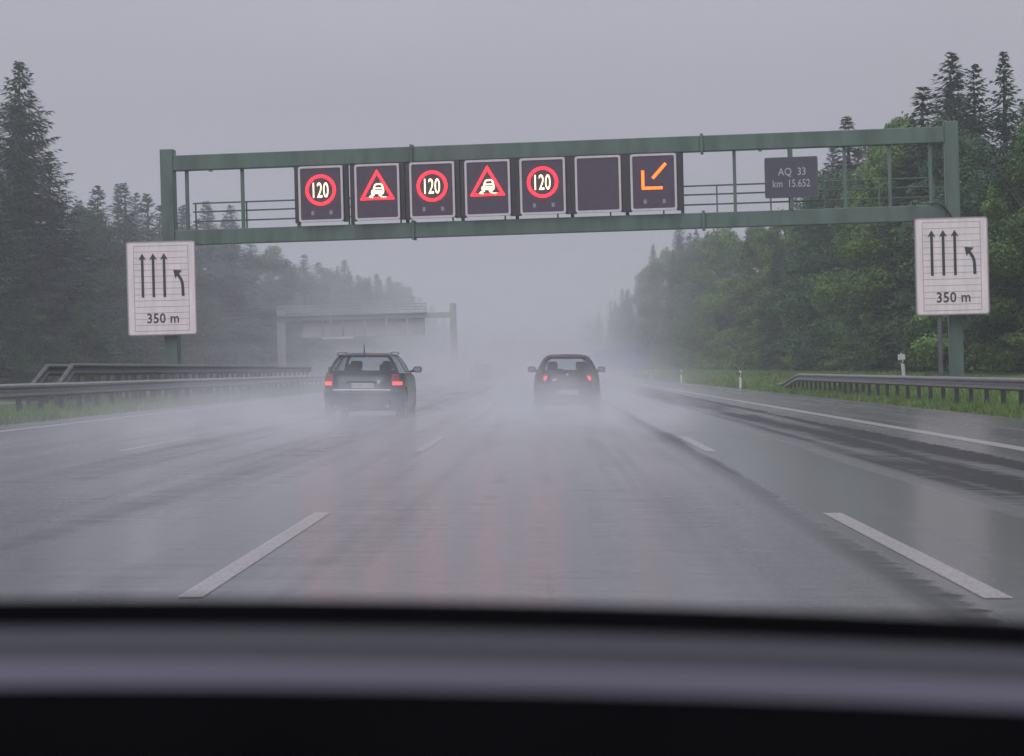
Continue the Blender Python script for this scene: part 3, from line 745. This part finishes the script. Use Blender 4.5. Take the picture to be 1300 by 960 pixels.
# ------------------------------------------------------------------ trees
def leafmat(name, color, rnd_):
    M = mat(name, color, .6, .35, .9, random_obj=rnd_, detail=3, spec=.25)
    return M
SPR = leafmat('spruce_needles', (.032, .074, .052), .25)
DEC = leafmat('broadleaf_foliage', (.095, .180, .040), .38)
DECD = leafmat('dark_broadleaf_foliage', (.042, .098, .044), .3)
def spruce_mesh(seed, H=20.0, R=3.6, gaps=.12, low=.04, tiers=48):
    r = random.Random(seed); v = []; f = []
    def quad(p, d, l, wd, droop):
        s_ = d.cross(Vector((0, 0, 1)));
        if s_.length < .01: s_ = Vector((1, 0, 0))
        s_ = (s_.normalized() * wd + Vector((0, 0, r.uniform(-.6, .6) * wd)))
        q = p + d * l + Vector((0, 0, -droop)); k = len(v)
        mid = p + d * l * .45 + Vector((0, 0, -droop * .3))
        v.extend([p, mid + s_, q, mid - s_]); f.append((k, k + 1, k + 2, k + 3))
    lean = [noise.noise((seed, i * .3, 0)) * .25 for i in range(40)]
    for i in range(tiers):
        u = i / (tiers - 1); z = H * (low + (1 - low) * u ** .92)
        rad = R * (1 - u) ** .78 * (.82 + .36 * noise.noise((seed * 3.1, u * 7, 0)) ) + .10
        nb = max(4, int(10 * (1 - u) + 5))
        for b_ in range(nb):
            if r.random() < gaps and u < .97: continue
            a = 2 * pi * (b_ + r.random() * .8) / nb + i * 1.3
            L = rad * r.uniform(.62, 1.22); up = .05 + .55 * u - .25 * (1 - u)
            d = Vector((cos(a), sin(a), 0)); n = max(3, int(L / .21))
            p0 = Vector((0, 0, z + r.uniform(-.15, .15)))
            for s_ in range(n):
                t_ = (s_ + .5) / n
                p = p0 + d * (L * t_) + Vector((0, 0, L * (up * t_ - .32 * t_ * t_ + .22 * t_ ** 3)))
                tl = (.62 * (1 - t_) + .30) * min(1, L / 1.4 + .3)
                for sd2 in (-1, 1):
                    aa = a + sd2 * r.uniform(.5, 1.15); quad(p, Vector((cos(aa), sin(aa), r.uniform(-.35, .05))).normalized(), tl * r.uniform(.7, 1.2), .05 + .04 * (1 - t_), tl * .25)
                if r.random() < .5: quad(p, Vector((cos(a) * .4, sin(a) * .4, -.9)), tl * .6, .09, 0)
            quad(p0 + d * (L * .8) + Vector((0, 0, L * (up * .8 - .2 + .11))), Vector((cos(a), sin(a), .1)), L * .24 + .15, .08, 0)
    for k_ in range(6): quad(Vector((0, 0, H * .985 - k_ * .12)), Vector((cos(k_ * 2.1), sin(k_ * 2.1), .8)), .35, .05, 0)
    quad(Vector((0, 0, H * .98)), Vector((.05, .02, 1)), H * .03, .06, 0)
    me = bpy.data.meshes.new('crown'); me.from_pydata(v, [], f); me.materials.append(SPR); return me
def trunk_mesh(H, r0, limbs=0, seed=0, R=3):
    r = random.Random(seed); b = MB(); pts = []
    for i in range(9):
        z = H * i / 8; pts.append((noise.noise((seed, z * .2, 0)) * .25 * (i > 0), noise.noise((z * .2, seed, 3)) * .25 * (i > 0), z - .4 * (i == 0)))
    for i in range(8): b.cyl(pts[i], pts[i + 1], r0 * (1 - i / 8) ** .8 + .03, r0 * (1 - (i + 1) / 8) ** .8 + .03, 8)
    for k in range(limbs):
        i = r.randint(2, 6); a = r.uniform(0, 2 * pi); L = R * r.uniform(.5, .85); p = Vector(pts[i]); q = p + Vector((cos(a) * L * .5, sin(a) * L * .5, L * .5)); e_ = q + Vector((cos(a + .3) * L * .4, sin(a + .3) * L * .4, L * .55))
        b.cyl(p, q, .11, .07, 6); b.cyl(q, e_, .07, .025, 6)
    me = bpy.data.meshes.new('trunk'); me.from_pydata(b.v, [], b.f); me.materials.append(BARK); return me
def broad_mesh(seed, H=15.0, R=3.8, n=15000, leaf=.22, mt=None, low=.08, lobes=46):
    r = random.Random(seed); v = []; f = []; L = []
    for i in range(lobes):
        u = low + (1 - low) * (i + r.random()) / lobes
        env = R * (sin(pi * min(1, (u * .92 + .06)) ** .8) ** .6)
        a = r.uniform(0, 2 * pi); d = env * r.uniform(.35, .85)
        L.append((Vector((cos(a) * d, sin(a) * d, u * H)), R * r.uniform(.14, .46) * (1.15 - .5 * u), r.uniform(.6, 1.1)))
    for i in range(5): L.append((Vector((r.uniform(-.8, .8), r.uniform(-.8, .8), H * r.uniform(.82, .97))), R * r.uniform(.12, .24), 1.5))
    wts = [q[1] ** 2 for q in L]
    for c_, rad, st in r.choices(L, wts, k=n):
        d = Vector((r.gauss(0, 1), r.gauss(0, 1), r.gauss(0, 1))).normalized()
        rr = rad * (r.random() ** .38) * (1 + .35 * noise.noise(d * 2.3 + c_))
        p = c_ + Vector((d.x * rr, d.y * rr, d.z * rr * st * .9))
        if r.random() < .03: p += d * r.random() * .5
        if p.z < .3: continue
        nn = (d + Vector((r.gauss(0, .7), r.gauss(0, .7), r.gauss(.4, .7)))).normalized()
        t1 = nn.orthogonal().normalized(); t1 = Matrix.Rotation(r.uniform(0, 6.3), 3, nn) @ t1; t2 = nn.cross(t1)
        s_ = leaf * r.choice((.6, .8, 1, 1.2, 1.5)); k = len(v)
        v.extend([p - t1 * s_, p + t2 * s_ * .55 - t1 * .1 * s_, p + t1 * s_, p - t2 * s_ * .55]); f.append((k, k + 1, k + 2, k + 3))
    me = bpy.data.meshes.new('crown'); me.from_pydata(v, [], f); me.materials.append(mt or DEC); return me
PROTO = {}
PROTO['spruce'] = [(spruce_mesh(s, 20, R, gp), trunk_mesh(19, .26, 0, s), 20) for s, R, gp in ((1, 3.7, .10), (2, 3.0, .2), (3, 4.1, .15), (4, 3.3, .25), (5, 2.6, .12))]
PROTO['bigspruce'] = [(spruce_mesh(11, 20, 4.6, .14, tiers=66), trunk_mesh(19, .3, 0, 11), 20)]
PROTO['broad'] = [(broad_mesh(s, 15, R, 46000, .10), trunk_mesh(12.5, .24, 9, s, R), 15) for s, R in ((21, 3.8), (22, 3.2), (23, 4.3))]
PROTO['darkbroad'] = [(broad_mesh(s, 15, R, 46000, .10, DECD), trunk_mesh(12.5, .24, 9, s, R), 15) for s, R in ((31, 3.6), (32, 4.2))]
PROTO['bush'] = [(broad_mesh(41, 5, 2.4, 16000, .085, DEC, .0, 20), trunk_mesh(3.5, .10, 6, 41, 1.5), 5)]
NAME = {'spruce': 'spruce_tree', 'bigspruce': 'spruce_tree', 'broad': 'broadleaf_tree', 'darkbroad': 'broadleaf_tree', 'bush': 'shrub'}
TREES = []
def tree(kind, x, y, h, label, group, wscale=1.0, rz=None, var=None, lean=0):
    cr, tr, H = PROTO[kind][rnd.randrange(len(PROTO[kind])) if var is None else var]
    t = empty(NAME[kind], (x, y, ground_z(x) - .1), rnd.uniform(0, 6.28) if rz is None else rz, 0, lean)
    s_ = h / H; ws = wscale * (s_ ** .7) * (1.22 if 'spruce' in kind else 1)
    t.scale = (ws, ws, s_)
    for nm, me in (('trunk', tr), ('crown', cr)):
        o = bpy.data.objects.new(nm, me); col.objects.link(o); o.parent = t
    TREES.append((x, y, kind, t, label, group))
    return t
# height of the tree line, read as metres above the eye per metre of distance
def elev(px, py):                                   # world height seen at a picture point, per metre of distance
    d = m.to_3x3() @ Vector((px - 650, 480 - py, -F_)); return d.z / d.y, d.x / d.y
def place(kind, px, py, y, label, group, **k):
    ez, ex = elev(px, py); x = ex * y; return tree(kind, x, y, EYE + ez * y - ground_z(x) + .1, label, group, **k)
GL, GR_ = 'trees of the hazy wood left of the motorway', 'trees of the wood right of the motorway'
# left skyline
place('bigspruce', 24, 80, 139, 'tallest dark spruce at the left edge, towering above the wood', GL, rz=.4, wscale=1.12)
place('spruce', 62, 196, 144, 'dark spruce leaning against the right flank of the tallest one', GL, var=2, wscale=1.35)
place('spruce', -38, 118, 128, 'dark spruce cut by the left picture edge, beside the tallest one', GL, var=0, wscale=1.25)
place('spruce', 78, 262, 150, 'dark spruce tucked close behind the tallest spruce at the left edge', GL, var=2, wscale=1.2)
place('darkbroad', 108, 385, 133, 'low greenish broadleaf tree at the foot of the tallest spruce', GL)
place('darkbroad', 40, 395, 128, 'low broadleaf tree under the tallest spruce, nearest the left edge', GL)
SK_L = [(124, 237, 165, 1), (157, 234, 174, 4), (186, 247, 186, 1), (203, 262, 196, 3), (232, 262, 208, 0), (262, 257, 220, 4), (293, 262, 234, 1), (318, 300, 250, 3), (341, 318, 264, 2), (364, 330, 284, 0), (386, 324, 302, 3), (404, 334, 324, 0),
        (420, 345, 344, 2), (437, 331, 364, 4), (455, 350, 396, 1), (478, 349, 430, 4), (494, 352, 466, 0), (520, 365, 532, 1), (533, 378, 590, 3), (548, 388, 650, 0), (563, 400, 740, 2), (578, 415, 860, 1)]
ORD = ['first', 'second', 'third', 'fourth', 'fifth', 'sixth', 'seventh', 'eighth', 'ninth', 'tenth', 'eleventh', 'twelfth', 'thirteenth', 'fourteenth', 'fifteenth', 'sixteenth', 'seventeenth', 'eighteenth', 'nineteenth', 'twentieth', 'twenty-first', 'twenty-second', 'twenty-third', 'twenty-fourth', 'twenty-fifth', 'twenty-sixth', 'twenty-seventh', 'twenty-eighth', 'twenty-ninth', 'thirtieth']
for i, (px, py, y, vv) in enumerate(SK_L):
    kd = 'darkbroad' if i in (8, 12) else 'spruce'
    place(kd, px, py, y, f'{ORD[i]} skyline tree of the left wood, counted rightward from the tallest spruce', GL, var=vv if kd == 'spruce' else vv % 2, wscale=1.3 + .02 * i)
def skyline(tab, px):
    tab = sorted(tab)
    if px <= tab[0][0]: return tab[0][1]
    for a, b_ in zip(tab, tab[1:]):
        if px <= b_[0]: return a[1] + (b_[1] - a[1]) * (px - a[0]) / (b_[0] - a[0])
    return tab[-1][1]
tabL = [(-60, 130), (24, 110), (80, 262)] + [(p[0], p[1]) for p in SK_L]
yv = 128.0; i = 0
while yv < 760 and i < 28:
    x = -34 - rnd.uniform(-1.2, 2.5); px = 697 + F_ * x / yv
    ez = elev(px, skyline(tabL, px) + rnd.uniform(14, 55) * 150 / yv)[0]
    hgt = EYE + ez * yv + .2
    tree('spruce' if i % 4 else 'darkbroad', x, yv, max(6, hgt), f'{ORD[i]} front-row tree of the left wood, counted from the left picture edge', GL, wscale=1.1)
    yv *= 1.058; i += 1
yv = 150.0; i = 0
while yv < 700 and i < 22:
    x = -41 - rnd.uniform(-1.5, 3); px = 697 + F_ * x / yv
    hgt = EYE + elev(px, skyline(tabL, px) + rnd.uniform(6, 30) * 150 / yv)[0] * yv + .2
    tree('spruce', x, yv, max(8, hgt), f'{ORD[i]} back-row tree of the left wood, counted from the tallest spruce', GL, wscale=1.1)
    yv *= 1.072; i += 1
# right skyline
NAMED_R = [('spruce', 1075, 150, 142, 4, 1.5, 'slim spruce whose tip rises over the right end of the gantry beam'),
    ('broad', 1142, 148, 118, 1, .9, 'broadleaf tree with thin top over the right end of the gantry'),
    ('spruce', 1172, 112, 108, 1, 1.5, 'tall feathery conifer just left of the right gantry leg top'),
    ('spruce', 1238, 84, 103, 0, 1.0, 'dark spruce right of the gantry leg, beside the thin-tipped spruce'),
    ('spruce', 1274, 68, 98, 4, 1.0, 'dark thin-tipped spruce, tallest near the right picture edge'),
    ('spruce', 1208, 69, 113, 2, 1.25, 'ragged conifer with thin top behind the right gantry leg'),
    ('broad', 1322, 172, 78, 2, .85, 'bright green broadleaf tree at the right picture edge, nearest the road'),
    ('broad', 1276, 225, 84, 1, .8, 'bright green lower tree beside the right lane sign'),
    ('darkbroad', 1345, 120, 84, 1, 1.2, 'dark broadleaf tree cut by the right picture edge'),
    ('darkbroad', 1165, 178, 122, 1, 1.0, 'dark tree filling the gap left of the right gantry leg'),
    ('broad', 1108, 190, 128, 2, .9, 'rounded broadleaf tree behind the right handrail of the gantry'),
    ('darkbroad', 1045, 225, 150, 0, 1.0, 'dark broadleaf tree right of the kilometre board'),
    ('spruce', 1022, 238, 162, 2, .9, 'broad spruce behind the kilometre board'),
    ('broad', 988, 268, 174, 1, 1.0, 'light green tree below the kilometre board'),
    ('broad', 965, 292, 190, 0, 1.0, 'light green tree just left below the kilometre board'),
    ('spruce', 950, 282, 204, 3, .9, 'spruce peeping between the beams left of the kilometre board'),
    ('broad', 925, 298, 222, 2, 1.0, 'light green rounded tree under the lower beam, left of the spruce'),
    ('broad', 902, 302, 250, 0, 1.0, 'light green tree under the lower beam, above the first delineator post'),
    ('spruce', 884, 292, 280, 1, .8, 'narrow dark spruce under the lower beam'),
    ('spruce', 863, 284, 330, 2, 1.0, 'tall dark spruce ending the near part of the right wood'),
    ('broad', 848, 318, 368, 1, 1.0, 'hazy light tree between the two pointed spruces'),
    ('spruce', 829, 311, 408, 0, .9, 'pointed hazy spruce standing alone on the right skyline'),
    ('spruce', 812, 352, 470, 3, 1.0, 'faint spruce left of the pointed hazy spruce'),
    ('spruce', 790, 367, 560, 4, 1.2, 'faint pointed spruce far down the right treeline'),
    ('spruce', 775, 382, 650, 1, 1.1, 'very faint spruce near the end of the right treeline'),
    ('spruce', 760, 396, 760, 0, 1.3, 'last faint tree at the far end of the right wood'),
    ('darkbroad', 745, 408, 900, 0, 1.3, 'ghostly tree mass at the vanishing end of the right wood')]
for kd, px, py, y, vv, ws, lb in NAMED_R: place(kd, px, py, y, lb, GR_, var=vv, wscale=ws)
tabR = sorted([(p[1], p[2]) for p in NAMED_R if p[2] != 225 and p[1] not in (1310, 1212, 1345)] + [(1310, 110), (1500, 60)])
yv = 76.0; i = 0
while yv < 820 and i < 30:
    x = 18.3 + rnd.uniform(-.8, 1.8); px = 697 + F_ * x / yv
    hgt = EYE + elev(px, skyline(tabR, px) + rnd.uniform(45, 130) * 110 / yv)[0] * yv
    tree(['broad', 'darkbroad', 'spruce', 'darkbroad', 'darkbroad'][i % 5] if i < 13 and i % 4 != 3 or i % 3 == 0 else 'spruce', x, yv, max(4.5, hgt), f'{ORD[i]} front-edge tree of the right wood, counted from the near end', GR_, wscale=1.0)
    yv *= 1.075; i += 1
yv = 90.0; i = 0
while yv < 800 and i < 28:
    x = 25 + rnd.uniform(-1.5, 3); px = 697 + F_ * x / yv
    hgt = EYE + elev(px, skyline(tabR, px) + rnd.uniform(18, 70) * 110 / yv)[0] * yv
    tree('spruce', x, yv, max(6, hgt), f'{ORD[i]} back-row tree of the right wood, counted from the near end', GR_, wscale=1.1)
    yv *= 1.075; i += 1
yv = 78.0; i = 0
while yv < 340 and i < 24:
    x = 17.6 + rnd.uniform(-.5, .9)
    tree('bush', x, yv, rnd.uniform(2.2, 4.2), f'{ORD[i]} leafy shrub below the right wood, counted from the near end', 'shrubs along the right wood', wscale=1.1)
    yv *= 1.07; i += 1
for x, y, kind, t, lb, g in TREES: tag(t, lb, 'shrub' if kind == 'bush' else 'tree', g)

# ------------------------------------------------------------------ verge grass
GRB = mat('grass_blades', (.11, .19, .040), .6, .4, .7, detail=5)
def grass(name, strips, n, hmin, hmax, seed):
    r = random.Random(seed); v = []; f = []
    for _ in range(n):
        x0, x1, y0, y1 = r.choice(strips)
        u = r.random(); y = y0 * (y1 / y0) ** u; x = r.uniform(x0, x1); z = ground_z(x) - .03
        sc = .6 + .8 * abs(noise.noise((x * .8, y * .3, 1))) * 1.4
        h = r.uniform(hmin, hmax) * sc; wd = .012 * (1 + y / 45); a = r.uniform(0, pi); lx, ly = r.gauss(0, .3) * h, r.gauss(0, .3) * h
        k = len(v); v.extend([(x - cos(a) * wd, y - sin(a) * wd, z), (x + cos(a) * wd, y + sin(a) * wd, z), (x + lx, y + ly, z + h)]); f.append((k, k + 1, k + 2))
    me = bpy.data.meshes.new(name); me.from_pydata(v, [], f)
    o = link(name, me, GRB); return tag(o, kind='stuff')
tag(grass('verge_grass', [(10.15, 14.5, 36, 110), (10.2, 11.6, 36, 110), (10.2, 16, 90, 260)], 60000, .08, .28, 5), 'wet green grass along the right verge around the guardrail', 'grass')
tag(grass('median_grass', [(-12.4, -10.6, 34, 130), (-11.4, -10.55, 34, 110)], 36000, .08, .30, 6), 'wet green grass strip under the left guardrail', 'grass')

# ------------------------------------------------------------------ inside the car that carries the camera
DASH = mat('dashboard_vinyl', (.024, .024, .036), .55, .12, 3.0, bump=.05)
DASHM = mat('dashboard_painted_dark_tone', (.012, .008, .028), .6, .12, 3.0)
DASHL = mat('dashboard_lip_painted_sheen', (.075, .066, .105), .5, .12, 3.0)
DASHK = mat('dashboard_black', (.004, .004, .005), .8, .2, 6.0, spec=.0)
t = empty('dashboard', (0, .95, .45)); tag(t, 'grey-purple dashboard top under the windscreen, with a black lower edge, out of focus', 'dashboard')
def dz(x): return -.0476 * x - .065 * x * x             # follows the curve of the bulkhead
def strip(name, prof, mt, yc=.03):
    b = MB(); v = []; xs = [-.9 + 1.8 * i / 30 for i in range(31)]; k = len(prof)
    for x in xs: v += [(x, y - yc * x * x, z + dz(x)) for y, z in prof]
    b.add(v, [(i * k + j, i * k + (j + 1) % k, (i + 1) * k + (j + 1) % k, (i + 1) * k + j) for i in range(30) for j in range(k)] + [tuple(range(k)), tuple(range(30 * k, 31 * k))])
    return b.build(name, mt, t, smooth=True)
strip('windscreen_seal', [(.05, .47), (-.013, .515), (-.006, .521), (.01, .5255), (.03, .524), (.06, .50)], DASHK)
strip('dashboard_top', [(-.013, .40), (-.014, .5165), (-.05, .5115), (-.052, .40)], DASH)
strip('dashboard_painted_dark_band', [(-.053, .40), (-.053, .5095), (-.094, .5085), (-.095, .40)], DASHM)  # dark gap in the dash reflection, painted as a darker strip
strip('dashboard_lip', [(-.096, .40), (-.096, .512), (-.112, .5150), (-.126, .5115), (-.1305, .50), (-.1305, .40)], DASHL)  # paler colour here carries the reflection on the near edge
strip('dashboard_front_painted_shade', [(-.132, -.05), (-.133, .508), (-.145, .506), (-.22, .45), (-.30, .35), (-.30, -.05)], DASHK)  # near-black front: shade of the unbuilt car roof put into the colour
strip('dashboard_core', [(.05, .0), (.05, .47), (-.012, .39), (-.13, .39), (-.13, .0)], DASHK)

# ------------------------------------------------------------------ air: even haze, and spray thrown up by the traffic
def volume(name, density, color=(.90, .915, .985)):
    M = bpy.data.materials.new(name); M.use_nodes = True; n = M.node_tree; n.nodes.remove(n.nodes['Principled BSDF'])
    pv = n.nodes.new('ShaderNodeVolumePrincipled'); pv.inputs['Color'].default_value = (*color, 1); pv.inputs['Density'].default_value = density
    n.links.new(pv.outputs[0], n.nodes['Material Output'].inputs['Volume']); return M, pv
HZ, _ = volume('haze', .0012)
tag(MB().box(-1510, 1510, -610, 1510, -3, 33).build('haze', HZ), 'pale grey rain haze filling the air', 'haze', kind='stuff')
def spray(name, x0, x1, y0, y1, z1, dens, hs, label, wake=None, xs=.35):
    """soft spray: dense at the ground, thinning upwards and to the sides, broken by noise"""
    M, pv = volume(name, 0); n = M.node_tree; L = n.links.new
    def N(t, **k):
        q = n.nodes.new(t)
        for a, c in k.items(): setattr(q, a, c)
        return q
    def MR(src, a, b_, c, d):
        q = N('ShaderNodeMapRange', interpolation_type='SMOOTHSTEP'); L(src, q.inputs[0])
        for nm, val in (('From Min', a), ('From Max', b_), ('To Min', c), ('To Max', d)): q.inputs[nm].default_value = val
        return q.outputs[0]
    def MU(a, b_):
        q = N('ShaderNodeMath', operation='MULTIPLY'); L(a, q.inputs[0])
        if isinstance(b_, (int, float)): q.inputs[1].default_value = b_
        else: L(b_, q.inputs[1])
        return q.outputs[0]
    tc = N('ShaderNodeTexCoord'); s_ = N('ShaderNodeSeparateXYZ'); L(tc.outputs['Object'], s_.inputs[0])
    X, Y, Z = s_.outputs
    mp = N('ShaderNodeMapping'); mp.inputs['Scale'].default_value = (1, .35, 1.2) if wake else (.15, .05, .5); L(tc.outputs['Object'], mp.inputs[0])
    nz = N('ShaderNodeTexNoise'); nz.inputs['Scale'].default_value = 1.3; nz.inputs['Detail'].default_value = 3; L(mp.outputs[0], nz.inputs['Vector'])
    ns = MR(nz.outputs[0], .32, .68, .15, 1.9)
    ax = N('ShaderNodeMath', operation='ABSOLUTE'); L(X, ax.inputs[0])
    hw = (x1 - x0) / 2; ly = y1 - y0
    ex = MR(ax.outputs[0], hw * xs, hw, 1, 0)
    zz = MR(Z, 0, z1 * hs, 1, 0)
    e1 = MR(Y, 0, ly * (.55 if wake else .12), 0, 1); e2 = MR(Y, ly * (.72 if wake else .8), ly, 1, 0)
    out = MU(MU(MU(MU(ns, ex), zz), e1), MU(e2, dens)); L(out, pv.inputs['Density'])
    xc = (x0 + x1) / 2
    b = MB().box(x0 - xc, x1 - xc, 0, ly, .0, z1)
    o = b.build(name, M); o.location = (xc, y0, plane_z(xc) + .03 if z1 < 20 else -.5); o.rotation_euler = (0, .025 if z1 < 20 else 0, 0)
    return tag(o, label, 'spray', 'spray thrown up by the cars', kind='stuff')
spray('spray', -7.6, -1.5, 24, 49.0, 1.3, .10, 1.0, 'white spray trailing behind the estate car', True, xs=.2)
spray('spray', -2.6, 3.4, 26, 55.2, 1.35, .125, 1.0, 'white spray trailing behind the dark hatchback', True, xs=.2)
spray('spray', -12, 6.5, 44, 330, 3.2, .020, 1.0, 'low bank of spray hanging over the lanes further ahead')
spray('spray', -9, 5, 110, 300, 3.6, .022, 1.0, 'thick spray whirled up by the distant traffic', xs=.5)
spray('spray', -10, 3.4, 6.5, 56, .95, .021, 1.0, 'thin veil of fine spray just above the near road surface', xs=.5)
spray('spray', -78, 18, 95, 900, 30, .0036, 1.0, 'wide veil of drifting rain mist over the road and the left wood', xs=.7)
